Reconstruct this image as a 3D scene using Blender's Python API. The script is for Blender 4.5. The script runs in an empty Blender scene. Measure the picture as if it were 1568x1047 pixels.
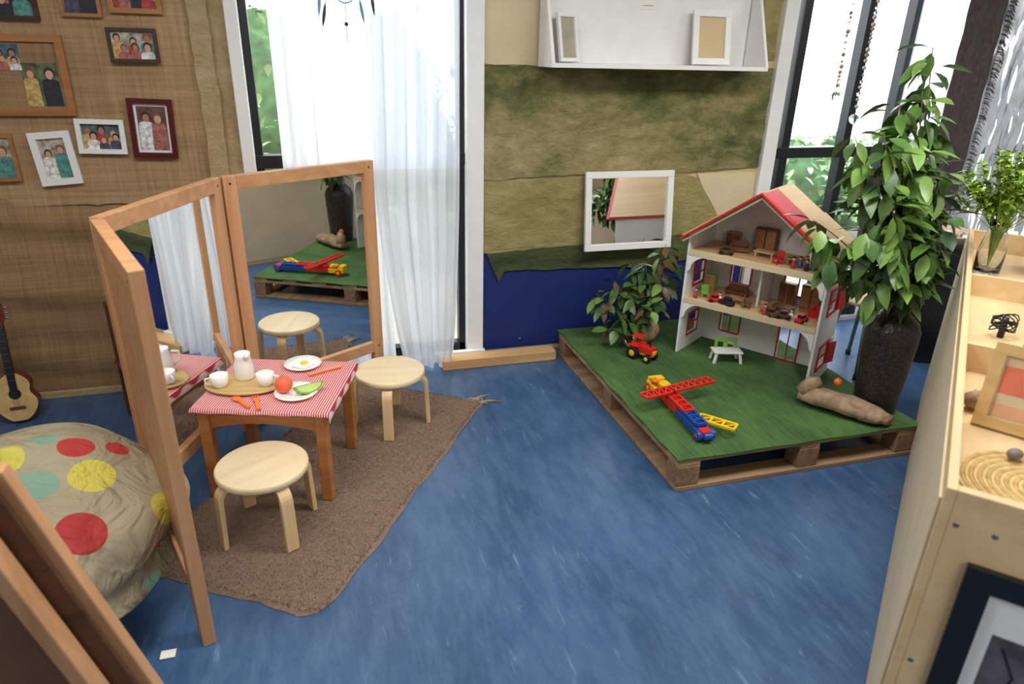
import bpy, bmesh, math, random
from mathutils import Vector, Matrix
random.seed(7)
R=math.radians
# ---------------------------------------------------------------- materials
def C(r,g,b):
    f=lambda v:(v/255/12.92) if v/255<=.04045 else ((v/255+.055)/1.055)**2.4
    return (f(r),f(g),f(b),1)
def newmat(n):
    m=bpy.data.materials.new(n);m.use_nodes=True
    nt=m.node_tree;b=nt.nodes['Principled BSDF'];return m,nt,b
def L(nt,a,b): nt.links.new(a,b)
def coords(nt,scale=(1,1,1),rot=(0,0,0)):
    t=nt.nodes.new('ShaderNodeTexCoord');mp=nt.nodes.new('ShaderNodeMapping')
    mp.inputs['Scale'].default_value=scale;mp.inputs['Rotation'].default_value=rot
    L(nt,t.outputs['Object'],mp.inputs[0]);return mp.outputs[0]
def noise(nt,vec,scale,detail=4,dist=0,rough=.5):
    n=nt.nodes.new('ShaderNodeTexNoise');n.inputs['Scale'].default_value=scale
    n.inputs['Detail'].default_value=detail;n.inputs['Distortion'].default_value=dist;n.inputs['Roughness'].default_value=rough
    L(nt,vec,n.inputs['Vector']);return n.outputs['Fac']
def ramp(nt,fac,stops):
    r=nt.nodes.new('ShaderNodeValToRGB');e=r.color_ramp.elements
    while len(e)<len(stops): e.new(.5)
    for el,(p,c) in zip(e,stops): el.position=p;el.color=c
    L(nt,fac,r.inputs[0]);return r.outputs[0]
def bump(nt,b,fac,s=.3,d=.01):
    n=nt.nodes.new('ShaderNodeBump');n.inputs['Strength'].default_value=s;n.inputs['Distance'].default_value=d
    L(nt,fac,n.inputs['Height']);L(nt,n.outputs[0],b.inputs['Normal'])
def mat(n,col,rough=.5,metal=0,var=.12,scale=12,bmp=0,bscale=80,spec=.5,stretch=(1,1,1)):
    m,nt,b=newmat(n);b.inputs['Roughness'].default_value=rough;b.inputs['Metallic'].default_value=metal
    b.inputs['Specular IOR Level'].default_value=spec
    v=coords(nt,stretch)
    d=tuple(c*(1-var) for c in col[:3])+(1,);l=tuple(min(1,c*(1+var)) for c in col[:3])+(1,)
    L(nt,ramp(nt,noise(nt,v,scale),[(.3,d),(.7,l)]),b.inputs['Base Color'])
    if bmp: bump(nt,b,noise(nt,v,bscale,2),bmp,.005)
    return m
def wood(n,a,b_,axis='x',scale=1,rough=.45):
    m,nt,b=newmat(n);b.inputs['Roughness'].default_value=rough
    s={'x':(2,25,25),'y':(25,2,25),'z':(25,25,2)}[axis]
    v=coords(nt,tuple(k*scale for k in s))
    f=noise(nt,v,1.0,6,.6)
    L(nt,ramp(nt,f,[(.3,a),(.7,b_)]),b.inputs['Base Color']);bump(nt,b,f,.08,.003);return m
def emis(n,col,s):
    m,nt,b=newmat(n);b.inputs['Base Color'].default_value=col
    b.inputs['Emission Color'].default_value=col;b.inputs['Emission Strength'].default_value=s;return m

# ---------------------------------------------------------------- mesh builder
class B:
    def __init__(s,name,loc=(0,0,0),rot=0,R4=None):
        s.n=name;s.v=[];s.f=[];s.fm=[];s.fs=[];s.m=[]
        s.T=Matrix.Translation(loc)@(R4 if R4 else Matrix.Rotation(R(rot),4,'Z'))
    def mi(s,m):
        if m not in s.m:s.m.append(m)
        return s.m.index(m)
    def add(s,vs,fs,m,smooth=False,M=None):
        o=len(s.v)
        for v in vs:
            v=Vector(v)
            s.v.append(tuple(M@v) if M else tuple(v))
        k=s.mi(m)
        for f in fs:
            s.f.append([o+i for i in f]);s.fm.append(k);s.fs.append(smooth)
    def box(s,c,d,m,rot=(0,0,0),M=None,taper=1):
        x,y,z=[k/2 for k in d];t=taper
        vs=[(-x,-y,-z),(x,-y,-z),(x,y,-z),(-x,y,-z),(-x*t,-y*t,z),(x*t,-y*t,z),(x*t,y*t,z),(-x*t,y*t,z)]
        fs=[(0,3,2,1),(4,5,6,7),(0,1,5,4),(1,2,6,5),(2,3,7,6),(3,0,4,7)]
        Q=Matrix.Translation(c)@Matrix.Rotation(rot[2],4,'Z')@Matrix.Rotation(rot[1],4,'Y')@Matrix.Rotation(rot[0],4,'X')
        if M:Q=M@Q
        s.add(vs,fs,m,False,Q)
    def b2(s,lo,hi,m,M=None):
        s.box([(a+b)/2 for a,b in zip(lo,hi)],[b-a for a,b in zip(lo,hi)],m,M=M)
    def bar(s,p,q,w,h,m,up=(0,0,1)):
        p=Vector(p);q=Vector(q);d=(q-p);l=d.length;d.normalize();up=Vector(up)
        y=up.cross(d)
        if y.length<1e-4:y=Vector((0,1,0)).cross(d)
        y.normalize();z=d.cross(y)
        Q=Matrix((d,y,z)).transposed().to_4x4();Q.translation=(p+q)/2
        s.box((0,0,0),(l,w,h),m,M=Q)
    def lathe(s,prof,m,c=(0,0,0),seg=32,M=None,sx=1,sy=1):
        vs=[];fs=[];n=len(prof)
        for r,z in prof:
            for k in range(seg):
                a=2*math.pi*k/seg;vs.append((c[0]+r*sx*math.cos(a),c[1]+r*sy*math.sin(a),c[2]+z))
        for i in range(n-1):
            for k in range(seg):
                k2=(k+1)%seg;fs.append((i*seg+k,i*seg+k2,(i+1)*seg+k2,(i+1)*seg+k))
        if prof[0][0]>1e-5: fs.append(tuple(range(seg))[::-1])
        if prof[-1][0]>1e-5: fs.append(tuple((n-1)*seg+k for k in range(seg)))
        s.add(vs,fs,m,True,M)
    def cyl(s,p,q,r,m,r2=None,seg=16): s.tube([p,q],[r,r if r2 is None else r2],m,seg)
    def tube(s,pts,rs,m,seg=8,closed=False,flat=1):
        pts=[Vector(p) for p in pts];n=len(pts)
        if not isinstance(rs,(list,tuple)):rs=[rs]*n
        vs=[];fs=[];prev=None
        for i,p in enumerate(pts):
            d=(pts[min(i+1,n-1)]-pts[max(i-1,0)]).normalized()
            if prev is None:
                a=Vector((0,0,1)) if abs(d.z)<.9 else Vector((1,0,0))
                x=a.cross(d).normalized()
            else: x=(prev-d*prev.dot(d)).normalized()
            prev=x;y=d.cross(x)
            for k in range(seg):
                t=2*math.pi*k/seg;vs.append(p+(x*math.cos(t)+y*math.sin(t)*flat)*rs[i])
        for i in range(n-1):
            for k in range(seg):
                k2=(k+1)%seg;fs.append((i*seg+k,i*seg+k2,(i+1)*seg+k2,(i+1)*seg+k))
        fs.append(tuple(range(seg))[::-1]);fs.append(tuple((n-1)*seg+k for k in range(seg)))
        s.add(vs,fs,m,True)
    def sph(s,c,r,m,seg=20,rings=12,M=None,jit=0):
        if not isinstance(r,(list,tuple)):r=(r,r,r)
        vs=[];fs=[]
        for i in range(rings+1):
            t=math.pi*i/rings
            for k in range(seg):
                a=2*math.pi*k/seg;j=1+random.uniform(-jit,jit) if 0<i<rings else 1
                vs.append((c[0]+r[0]*math.sin(t)*math.cos(a)*j,c[1]+r[1]*math.sin(t)*math.sin(a)*j,c[2]-r[2]*math.cos(t)*j))
        for i in range(rings):
            for k in range(seg):
                k2=(k+1)%seg;fs.append((i*seg+k,i*seg+k2,(i+1)*seg+k2,(i+1)*seg+k))
        s.add(vs,fs,m,True,M)
    def prism(s,poly,t0,t1,m,M=None,smooth=False):
        n=len(poly);vs=[(x,y,t0) for x,y in poly]+[(x,y,t1) for x,y in poly]
        fs=[tuple(range(n))[::-1],tuple(range(n,2*n))]
        s.add(vs,fs,m,False,M)
        s.add(vs,[(i,(i+1)%n,n+(i+1)%n,n+i) for i in range(n)],m,smooth,M)
    def leaf(s,p,d,up,l,w,m,curl=.25):
        p=Vector(p);d=Vector(d).normalized();sd=d.cross(Vector(up))
        if sd.length<.01:sd=d.cross(Vector((1,0,0)))
        sd.normalize();n=sd.cross(d)
        vs=[];prof=[(0,.05),(.2,.72),(.45,1),(.75,.7),(1,.02)]
        for t,k in prof:
            c=p+d*l*t-n*curl*l*t*t
            vs+= [c-sd*w*k/2+n*w*.12*k,c,c+sd*w*k/2+n*w*.12*k]
        fs=[]
        for i in range(4):
            a=i*3;fs+=[(a,a+1,a+4,a+3),(a+1,a+2,a+5,a+4)]
        s.add(vs,fs,m,True)
    def done(s,bevel=0,seg=2,sub=0):
        me=bpy.data.meshes.new(s.n);me.from_pydata(s.v,[],s.f)
        for m in s.m:me.materials.append(m)
        me.polygons.foreach_set('material_index',s.fm);me.polygons.foreach_set('use_smooth',s.fs)
        me.update();o=bpy.data.objects.new(s.n,me);bpy.context.collection.objects.link(o);o.matrix_world=s.T
        if bevel:
            b=o.modifiers.new('bev','BEVEL');b.width=bevel;b.segments=seg;b.limit_method='ANGLE';b.angle_limit=R(40)
        if sub:
            b=o.modifiers.new('sub','SUBSURF');b.levels=sub;b.render_levels=sub
        return o
def WM(v): 
    M=Matrix(((1,0,0,0),(0,0,-1,v),(0,1,0,0),(0,0,0,1)));return M

# ---------------------------------------------------------------- material library
m_white=mat('white_paint',C(236,235,232),.45,var=.03)
m_cream=mat('cream_paint',C(214,196,158),.7,var=.08,scale=5,bmp=.2)
m_black=mat('black_metal',C(22,24,28),.4,var=.1)
m_blackcloth=mat('black_cloth',C(24,24,27),.9,bmp=.3)
m_birch=wood('birch_ply',C(222,192,142),C(238,214,170),'x',1)
m_birchv=wood('birch_bent',C(214,180,128),C(232,204,156),'z',1)
m_birchtop=wood('birch_top',C(226,202,156),C(240,222,184),'x',.6)
m_beech=wood('beech_orange',C(192,138,94),C(216,164,118),'z',.8)
m_beechx=wood('beech_orange_h',C(192,138,94),C(216,164,118),'x',.8)
m_table=wood('table_wood',C(160,98,50),C(190,126,70),'x',.8)
m_ply=wood('cabinet_ply',C(208,176,128),C(226,198,152),'x',.5,.5)
m_pallet=wood('pallet_wood',C(130,102,74),C(182,148,110),'x',.6,.8)
m_palblk=mat('pallet_chipblock',C(142,110,80),.9,var=.3,scale=60,bmp=.5,bscale=120)
m_plank=wood('pine_plank',C(196,150,98),C(222,182,128),'x',.6)
m_dkwood=wood('dark_wood',C(70,42,26),C(104,66,40),'x',.8)
m_mirror,nt,b=newmat('mirror_glass');b.inputs['Metallic'].default_value=1;b.inputs['Roughness'].default_value=.01;b.inputs['Base Color'].default_value=(.93,.94,.94,1)
m_red=mat('red_paint',C(206,34,42),.4,var=.05)
m_redp=mat('red_plastic',C(214,44,34),.3,var=.05)
m_blue=mat('blue_plastic',C(28,74,160),.3,var=.05)
m_yel=mat('yellow_plastic',C(246,200,30),.3,var=.05)
m_org=mat('orange_plastic',C(240,120,40),.35,var=.06)
m_grn=mat('green_plastic',C(130,180,80),.4,var=.08)
m_ceram=mat('white_ceramic',C(242,238,230),.3,var=.02)
m_leaf=mat('leaf_green',C(78,112,46),.36,var=.4,scale=9)
m_leaf2=mat('leaf_light',C(112,144,66),.36,var=.3,scale=9)
m_leafy=mat('leaf_yellowgreen',C(158,188,60),.5,var=.3,scale=20)
m_leafd=mat('leaf_dark',C(58,88,42),.4,var=.4,scale=12)
m_leafr=mat('leaf_reddish',C(110,84,52),.4,var=.4,scale=12)
m_stem=mat('stem_brown',C(104,84,52),.7)
m_metal=mat('grey_steel',C(140,144,150),.35,metal=.8,var=.04)
m_hair=mat('photo_hair',C(50,32,24),.6);m_hair2=mat('photo_hair_fair',C(120,84,54),.6)
m_skin=mat('photo_skin',C(206,158,132),.6);m_skin2=mat('photo_skin_tan',C(170,120,92),.6)
m_gold=wood('gold_wood',C(196,160,100),C(226,194,134),'x')

# floor: blue marbled vinyl
m_floor,nt,b=newmat('blue_marbled_vinyl')
v=coords(nt,(3.2,1.3,1),(0,0,R(-6)));v2=coords(nt,(40,7,1),(0,0,R(14)));v3=coords(nt,(1,1,1));v4=coords(nt,(20,5,1),(0,0,R(8)));v5=coords(nt,(2.2,1.6,1))
n1=noise(nt,v,1.0,9,.3,.7);n2=noise(nt,v2,1.0,3,.6,.5);n3=noise(nt,v3,1.3,3);n4=noise(nt,v4,1.0,9,.3,.72);n5=noise(nt,v5,1.0,3)
c1=ramp(nt,n1,[(.28,C(48,74,110)),(.5,C(60,91,130)),(.74,C(78,111,148))])
c5=ramp(nt,n5,[(.35,(0,0,0,1)),(.6,(.05,.05,.05,1))])
ad=nt.nodes.new('ShaderNodeMath');L(nt,n2,ad.inputs[0]);L(nt,c5,ad.inputs[1])
c2=ramp(nt,ad.outputs[0],[(.68,(0,0,0,1)),(.76,(.25,.25,.25,1)),(.84,(.6,.6,.6,1))])
c4=ramp(nt,n4,[(.44,(0,0,0,1)),(.68,(.45,.45,.45,1))])
m4=nt.nodes.new('ShaderNodeMixRGB');m4.inputs[2].default_value=C(98,130,162)
L(nt,c4,m4.inputs[0]);L(nt,c1,m4.inputs[1])
mx=nt.nodes.new('ShaderNodeMixRGB');mx.inputs[2].default_value=C(146,170,192)
L(nt,c2,mx.inputs[0]);L(nt,m4.outputs[0],mx.inputs[1])
mx2=nt.nodes.new('ShaderNodeMixRGB');mx2.blend_type='MULTIPLY';mx2.inputs[0].default_value=.4
L(nt,mx.outputs[0],mx2.inputs[1]);L(nt,ramp(nt,n3,[(.3,(.62,.62,.64,1)),(.7,(1,1,1,1))]),mx2.inputs[2])
L(nt,mx2.outputs[0],b.inputs['Base Color']);b.inputs['Roughness'].default_value=.34
bump(nt,b,n4,.05,.002)
# hessian
def hess(n,a,b_,s=1):
    m,nt,b=newmat(n);b.inputs['Roughness'].default_value=.95;b.inputs['Specular IOR Level'].default_value=.1
    va=coords(nt,(3,3,90*s));vb=coords(nt,(90*s,3,3));vc=coords(nt)
    na=noise(nt,va,1,3);nb=noise(nt,vb,1,3);nc=noise(nt,vc,3,4,.5)
    ad=nt.nodes.new('ShaderNodeMath');L(nt,na,ad.inputs[0]);L(nt,nb,ad.inputs[1])
    a2=nt.nodes.new('ShaderNodeMath');a2.operation='MULTIPLY_ADD';a2.inputs[1].default_value=.8;L(nt,nc,a2.inputs[0]);L(nt,ad.outputs[0],a2.inputs[2])
    a3=nt.nodes.new('ShaderNodeMath');a3.operation='DIVIDE';a3.inputs[1].default_value=2.8;L(nt,a2.outputs[0],a3.inputs[0])
    L(nt,ramp(nt,a3.outputs[0],[(.34,a),(.66,b_)]),b.inputs['Base Color']);bump(nt,b,ad.outputs[0],.3,.006);return m
m_hess=hess('hessian_tan',C(144,114,82),C(186,156,118))
m_hess2=hess('hessian_dark',C(130,102,72),C(170,138,102))
def felt(n,stops,sc=(2,2,2),grad=0):
    m,nt,b=newmat(n);b.inputs['Roughness'].default_value=.95;b.inputs['Specular IOR Level'].default_value=.1
    v=coords(nt,sc);f=noise(nt,v,1.2,12,.15,.74)
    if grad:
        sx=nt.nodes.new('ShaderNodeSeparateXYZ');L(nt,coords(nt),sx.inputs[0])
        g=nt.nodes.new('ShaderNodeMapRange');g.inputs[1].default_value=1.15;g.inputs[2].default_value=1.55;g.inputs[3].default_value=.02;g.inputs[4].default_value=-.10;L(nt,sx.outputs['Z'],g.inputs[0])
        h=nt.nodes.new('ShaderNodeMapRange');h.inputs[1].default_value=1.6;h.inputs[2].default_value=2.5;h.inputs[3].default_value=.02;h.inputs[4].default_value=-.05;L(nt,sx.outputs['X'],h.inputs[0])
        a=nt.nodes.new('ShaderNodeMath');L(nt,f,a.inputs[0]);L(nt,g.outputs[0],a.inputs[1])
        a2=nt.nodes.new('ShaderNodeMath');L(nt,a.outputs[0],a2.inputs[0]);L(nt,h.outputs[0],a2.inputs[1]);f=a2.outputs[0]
    L(nt,ramp(nt,f,stops),b.inputs['Base Color'])
    bump(nt,b,noise(nt,coords(nt,(9,9,16)),1,10,.3,.72),.9,.03);return m
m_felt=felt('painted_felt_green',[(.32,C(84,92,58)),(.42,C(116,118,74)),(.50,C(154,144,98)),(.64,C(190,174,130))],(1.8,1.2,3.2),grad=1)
m_felt2=felt('painted_felt_olive',[(.3,C(134,130,76)),(.5,C(176,162,110)),(.7,C(204,186,140))],(1.8,1.2,3.4))
m_felt3=felt('painted_felt_dark',[(.35,C(66,78,54)),(.65,C(110,114,76))],(1.5,1.5,4))
m_stucco=felt('rough_cream_plaster',[(.3,C(176,150,108)),(.7,C(214,192,150))],(6,6,6))
m_bluewall=mat('navy_wall_paint',C(26,44,108),.5,var=.1,scale=4)
m_tanwall=mat('tan_wall_ply',C(206,182,138),.6,var=.08,scale=3)
m_wallw=mat('interior_wall_paint',C(206,204,198),.7,var=.03)
m_ceil=mat('ceiling_paint',C(225,223,216),.8,var=.02)
m_turf,nt,b=newmat('artificial_turf');b.inputs['Roughness'].default_value=.95
va=coords(nt,(110,8,1));f1=noise(nt,va,1,3);f2=noise(nt,coords(nt),5,4);
ad=nt.nodes.new('ShaderNodeMath');L(nt,f1,ad.inputs[0]);L(nt,f2,ad.inputs[1])
dv=nt.nodes.new('ShaderNodeMath');dv.operation='MULTIPLY';dv.inputs[1].default_value=.5;L(nt,ad.outputs[0],dv.inputs[0])
L(nt,ramp(nt,dv.outputs[0],[(.35,C(46,78,38)),(.65,C(82,116,58))]),b.inputs['Base Color']);bump(nt,b,f1,.6,.006)
def sheer(n,tr,transl,col):
    m,nt,b=newmat(n);nt.nodes.remove(b);out=nt.nodes['Material Output']
    d=nt.nodes.new('ShaderNodeBsdfDiffuse');d.inputs[0].default_value=col
    t=nt.nodes.new('ShaderNodeBsdfTranslucent');t.inputs[0].default_value=col
    x=nt.nodes.new('ShaderNodeBsdfTransparent')
    wv=noise(nt,coords(nt,(40,40,3)),1,3)
    m1=nt.nodes.new('ShaderNodeMixShader');m1.inputs[0].default_value=transl;L(nt,d.outputs[0],m1.inputs[1]);L(nt,t.outputs[0],m1.inputs[2])
    m2=nt.nodes.new('ShaderNodeMixShader');L(nt,m1.outputs[0],m2.inputs[1]);L(nt,x.outputs[0],m2.inputs[2])
    mr=nt.nodes.new('ShaderNodeMapRange');mr.inputs[3].default_value=tr*.8;mr.inputs[4].default_value=tr*1.2
    L(nt,wv,mr.inputs[0]);L(nt,mr.outputs[0],m2.inputs[0]);L(nt,m2.outputs[0],out.inputs[0]);return m
m_sheer=sheer('sheer_voile',.06,.52,(.92,.92,.94,1))
m_sheerb=sheer('sheer_voile_cool',.08,.42,(.82,.86,.93,1))
m_sheer2=sheer('frosted_voile',.12,.38,(.80,.81,.84,1))
m_glass,nt,b=newmat('window_glass');nt.nodes.remove(b)
x=nt.nodes.new('ShaderNodeBsdfTransparent');g=nt.nodes.new('ShaderNodeBsdfGlossy');g.inputs['Roughness'].default_value=.02
ms=nt.nodes.new('ShaderNodeMixShader');ms.inputs[0].default_value=.06;L(nt,x.outputs[0],ms.inputs[1]);L(nt,g.outputs[0],ms.inputs[2]);L(nt,ms.outputs[0],nt.nodes['Material Output'].inputs[0])
m_clear,nt,b=newmat('clear_glass');b.inputs['Transmission Weight'].default_value=1;b.inputs['Roughness'].default_value=.02;b.inputs['Base Color'].default_value=(.95,.98,.97,1)

# ---------------------------------------------------------------- room shell
o=B('floor');o.b2((-2.7,-2.6,-.05),(5.3,3.62,0),m_floor);o.done()
o=B('ceiling');o.b2((-2.7,-2.6,2.6),(5.3,3.62,2.66),m_ceil);o.done()
o=B('wall_left');o.b2((-2.78,-2.6,0),(-2.7,3.62,2.6),m_wallw);o.done()
o=B('wall_right');o.b2((5.3,-2.6,0),(5.38,3.62,2.6),m_wallw);o.done()
o=B('wall_rear');o.b2((-2.7,-2.68,0),(5.3,-2.6,2.6),m_wallw);o.done()
o=B('wall_back')
o.b2((-2.7,3.5,0),(-.41,3.62,2.6),m_hess)
o.b2((-.41,3.5,0),(-.30,3.62,2.6),m_stucco)
o.b2((.85,3.5,0),(2.50,3.62,2.6),m_tanwall)
o.b2((-.30,3.5,2.45),(.85,3.62,2.6),m_white)
o.b2((2.5,3.5,2.45),(5.3,3.62,2.6),m_white)
o.b2((-.30,3.5,0),(.85,3.62,.03),m_white);o.b2((2.5,3.5,0),(5.3,3.62,.03),m_white)
o.b2((4.9,3.5,0),(5.3,3.62,2.6),m_white)
o.done()
def patch(b,pts,v,m,t=.006):
    out=[];n=len(pts)
    for i in range(n):
        p=Vector(pts[i]);q=Vector(pts[(i+1)%n]);k=max(1,int((q-p).length/.05))
        for j in range(k):
            r=p.lerp(q,j/k);out.append((r.x+random.uniform(-.004,.004),r.y+random.uniform(-.004,.004)))
    b.prism(out,0,t,m,M=WM(v))
def drape(b,u0,u1,z0,z1,v,m,amp=.012,seed=0):
    rr=random.Random(seed);nx=int((u1-u0)/.03);nz=int((z1-z0)/.03);vs=[]
    for j in range(nz+1):
        for i in range(nx+1):
            u=u0+(u1-u0)*i/nx;z=z0+(z1-z0)*j/nz
            sag=.03*math.sin((u-u0)*4.2+seed)
            y=amp*(math.sin((z+sag)*38)*.4+math.sin((z+sag*2)*17+u*1.3)*.6+.5)
            e=rr.uniform(-.005,.005)
            vs.append((u+(e if i in(0,nx) else 0),v-max(0,y),z+(e if j in(0,nz) else 0)))
    b.add(vs,[(j*(nx+1)+i,j*(nx+1)+i+1,(j+1)*(nx+1)+i+1,(j+1)*(nx+1)+i) for j in range(nz) for i in range(nx)],m,True)
o=B('hessian_wall_cloth')
drape(o,-2.6,-.43,.02,.97,3.495,m_hess2,.018,1)
drape(o,-2.6,-.42,.93,2.55,3.487,m_hess,.007,3)
patch(o,[(-.44,.9),(-.36,.92),(-.37,2.5),(-.45,2.5)],3.485,m_stucco,.02)
o.done()
o=B('painted_felt_wall_hanging')
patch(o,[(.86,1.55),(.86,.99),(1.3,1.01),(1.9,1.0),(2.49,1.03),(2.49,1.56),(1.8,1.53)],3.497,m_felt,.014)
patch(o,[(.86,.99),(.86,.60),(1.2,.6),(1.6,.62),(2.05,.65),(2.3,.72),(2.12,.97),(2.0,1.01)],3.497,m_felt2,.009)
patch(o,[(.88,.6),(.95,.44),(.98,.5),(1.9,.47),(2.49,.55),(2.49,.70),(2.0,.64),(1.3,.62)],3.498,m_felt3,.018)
patch(o,[(2.1,1.0),(2.3,.72),(2.49,.68),(2.49,1.0)],3.497,m_cream,.006)
patch(o,[(.86,.84),(1.3,.83),(1.32,.63),(.86,.62)],3.4878,m_felt2,.003)
patch(o,[(.86,1.98),(1.16,1.98),(1.15,1.55),(.86,1.55)],3.497,m_cream,.004)
patch(o,[(2.38,1.6),(2.49,1.6),(2.49,2.4),(2.38,2.4)],3.497,m_felt2,.005)
o.done()
o=B('navy_wall_panel');o.prism([(.86,.03),(2.49,.03),(2.49,.62),(.86,.62)],0,.003,m_bluewall,M=WM(3.498))
for uu in(1.08,1.7,2.2):o.lathe([(.0,0),(.008,0),(.006,.004),(0,.005)],m_metal,M=WM(3.495)@Matrix.Translation((uu,.08,0)),seg=10)
o.done()

def window(name,u0,u1,mull,z0=.03,z1=2.45,trans=1.1):
    b=B(name)
    w=.035
    b.b2((u0,3.52,z0),(u0+w,3.58,z1),m_black);b.b2((u1-w,3.52,z0),(u1,3.58,z1),m_black)
    b.b2((u0,3.52,z0),(u1,3.58,z0+.05),m_black);b.b2((u0,3.52,z1-.04),(u1,3.58,z1),m_black)
    b.b2((u0,3.51,trans-.03),(u1,3.585,trans+.03),m_black)
    for u in mull:b.b2((u-.025,3.515,z0),(u+.025,3.585,z1),m_black)
    b.b2((u0+.02,3.548,z0),(u1-.02,3.552,z1),m_glass)
    return b.done(.003)
window('window_1',-.245,.765,[])
window('window_2',2.585,4.9,[2.68,3.10,3.42,4.1])
o=B('trim_1');o.b2((-.30,3.47,0),(-.245,3.6,2.5),m_white);o.done(.003)
o=B('trim_2');o.b2((.765,3.465,0),(.855,3.6,2.5),m_white);o.done(.003)
o=B('trim_3');o.b2((2.5,3.465,0),(2.585,3.6,2.5),m_white);o.done(.003)
o=B('baseboard_left');o.b2((-2.7,3.455,0),(-.45,3.475,.035),m_stucco);o.done(.004)
o=B('pine_floor_plank');o.b2((.60,3.33,0),(1.25,3.42,.055),m_plank);o.done(.004)
o=B('window_sill_block');o.b2((.58,3.43,0),(.86,3.463,.06),m_white);o.done(.004)

# outside
m_ground=mat('outside_ground',C(170,165,150),.9)
o=B('outside_ground');o.b2((-8,3.65,-.1),(12,14,-.02),m_ground);o.done()
o=B('hedge')
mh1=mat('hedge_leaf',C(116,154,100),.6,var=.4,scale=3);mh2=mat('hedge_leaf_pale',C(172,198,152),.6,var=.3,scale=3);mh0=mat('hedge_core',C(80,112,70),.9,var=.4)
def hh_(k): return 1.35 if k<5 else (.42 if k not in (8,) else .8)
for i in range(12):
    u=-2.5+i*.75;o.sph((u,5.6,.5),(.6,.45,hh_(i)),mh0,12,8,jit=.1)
for i in range(8000):
    k=random.randrange(12);u=-2.5+k*.75;h=hh_(k)
    a=random.uniform(0,2*math.pi);t=math.acos(random.uniform(-.6,1));r=random.uniform(.95,1.25)
    p=(u+.62*r*math.sin(t)*math.cos(a),5.6+.47*r*math.sin(t)*math.sin(a),.5+h*r*math.cos(t))
    if p[2]<0:continue
    d=Vector((random.uniform(-1,1),random.uniform(-1,1),random.uniform(-1,.5)))
    o.leaf(p,d,(0,0,1),.10,.05,random.choice([mh1,mh2,mh2]))
o.done()

# ---------------------------------------------------------------- curtains
def curtain(name,top0,top1,bot0,bot1,v,z0,z1,folds,m,amp=.03,split=None,m2=None,bulge=0,pw=2):
    b=B(name);nu=folds*12;nz=50;vs=[]
    for j in range(nz+1):
        t=j/nz;z=z1+(z0-z1)*t
        g=bulge*math.exp(-((z-.95)/.35)**2)
        a=top0+(bot0-top0)*t**pw-g;c=top1+(bot1-top1)*t**pw
        for i in range(nu+1):
            s=i/nu;ph=s*folds*2*math.pi
            y=amp*math.sin(ph+.6*math.sin(t*3+s*5))*(.6+.5*t)+.35*amp*math.sin(ph*2.3+t*5)+.3*amp*math.sin(t*19+s*6)*t
            vs.append((a+(c-a)*s+.006*math.sin(ph*1.7+t*4),v+y,z+(.008*math.sin(ph*.7) if j==nz else 0)))
    f1=[];f2=[]
    for j in range(nz):
        z=z1+(z0-z1)*j/nz
        for i in range(nu):
            q=(j*(nu+1)+i,j*(nu+1)+i+1,(j+1)*(nu+1)+i+1,(j+1)*(nu+1)+i)
            (f2 if (split and z<split) else f1).append(q)
    b.add(vs,f1,m,True)
    if f2:b.add(vs,f2,m2 or m,True)
    b.cyl((top0-.03,v,z1+.01),(top1+.03,v,z1+.01),.008,m_black)
    return b.done()
curtain('sheer_curtain',-.13,.315,-.12,.36,3.43,.03,2.42,5,m_sheer,.022)
curtain('sheer_curtain',.30,.715,.41,.655,3.37,.02,2.42,5,m_sheerb,.022,split=1.08,m2=m_sheer2,bulge=.02,pw=5)

# ---------------------------------------------------------------- rug
m_rug=mat('low_pile_brown_rug',C(136,114,98),.95,var=.14,scale=60,bmp=.6,bscale=260,spec=.1)
o=B('brown_rug')
N=Vector((-.09,1.67,0));e1=Vector((.545,.838,0));e2=Vector((-.838,.545,0));LL=1.5;WW=.74
def rp(a,c,z):return N+e1*(a*LL)+e2*(c*WW)+Vector((0,0,z))
gx,gy=60,30;vs=[]
def wob(a):return .005*math.sin(a*17)+.003*math.sin(a*41+1)
for i in range(gx+1):
    for j in range(gy+1):
        a=i/gx;c=j/gy
        edge=(i in(0,gx) or j in(0,gy))
        p=rp(a,c,.002 if edge else .011)
        if j==0:p+=e2*wob(a)
        if i==0:p+=e1*wob(c+2)
        if i<4 and j<3:
            kk=(1-i/4)*(1-j/3)*.03;p+=(e1+e2)*kk*.7
        vs.append(p)
fs=[(i*(gy+1)+j,(i+1)*(gy+1)+j,(i+1)*(gy+1)+j+1,i*(gy+1)+j+1) for i in range(gx) for j in range(gy)]
o.add(vs,fs,m_rug,True)
tv=[];tf=[]
for i in range(42000):
    p=rp(random.uniform(.006,.995),random.uniform(.01,.995),.0095);a=random.uniform(0,6.28);l=.0055;w=.0022
    s=Vector((math.cos(a),math.sin(a),0));q=Vector((random.uniform(-.6,.6),random.uniform(-.6,.6),.8)).normalized()
    k=len(tv);tv+=[p-s*w,p+s*w,p+q*l];tf.append((k,k+1,k+2))
o.add(tv,tf,m_rug)
m_fr=mat('rug_fringe',C(176,158,138),.9)
for i in range(44):
    p=rp(.99,0,.006)+e2*random.uniform(0,.12)-e1*random.uniform(0,.02);d=e1*random.uniform(.3,1)-e2*random.uniform(-.3,1)
    l=random.uniform(.03,.11);o.tube([p,p+d*l*.5+Vector((0,0,.006)),p+d*l+e2*random.uniform(-.02,.02)-Vector((0,0,.003))],.0015,m_fr,4)
o.done()

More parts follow.
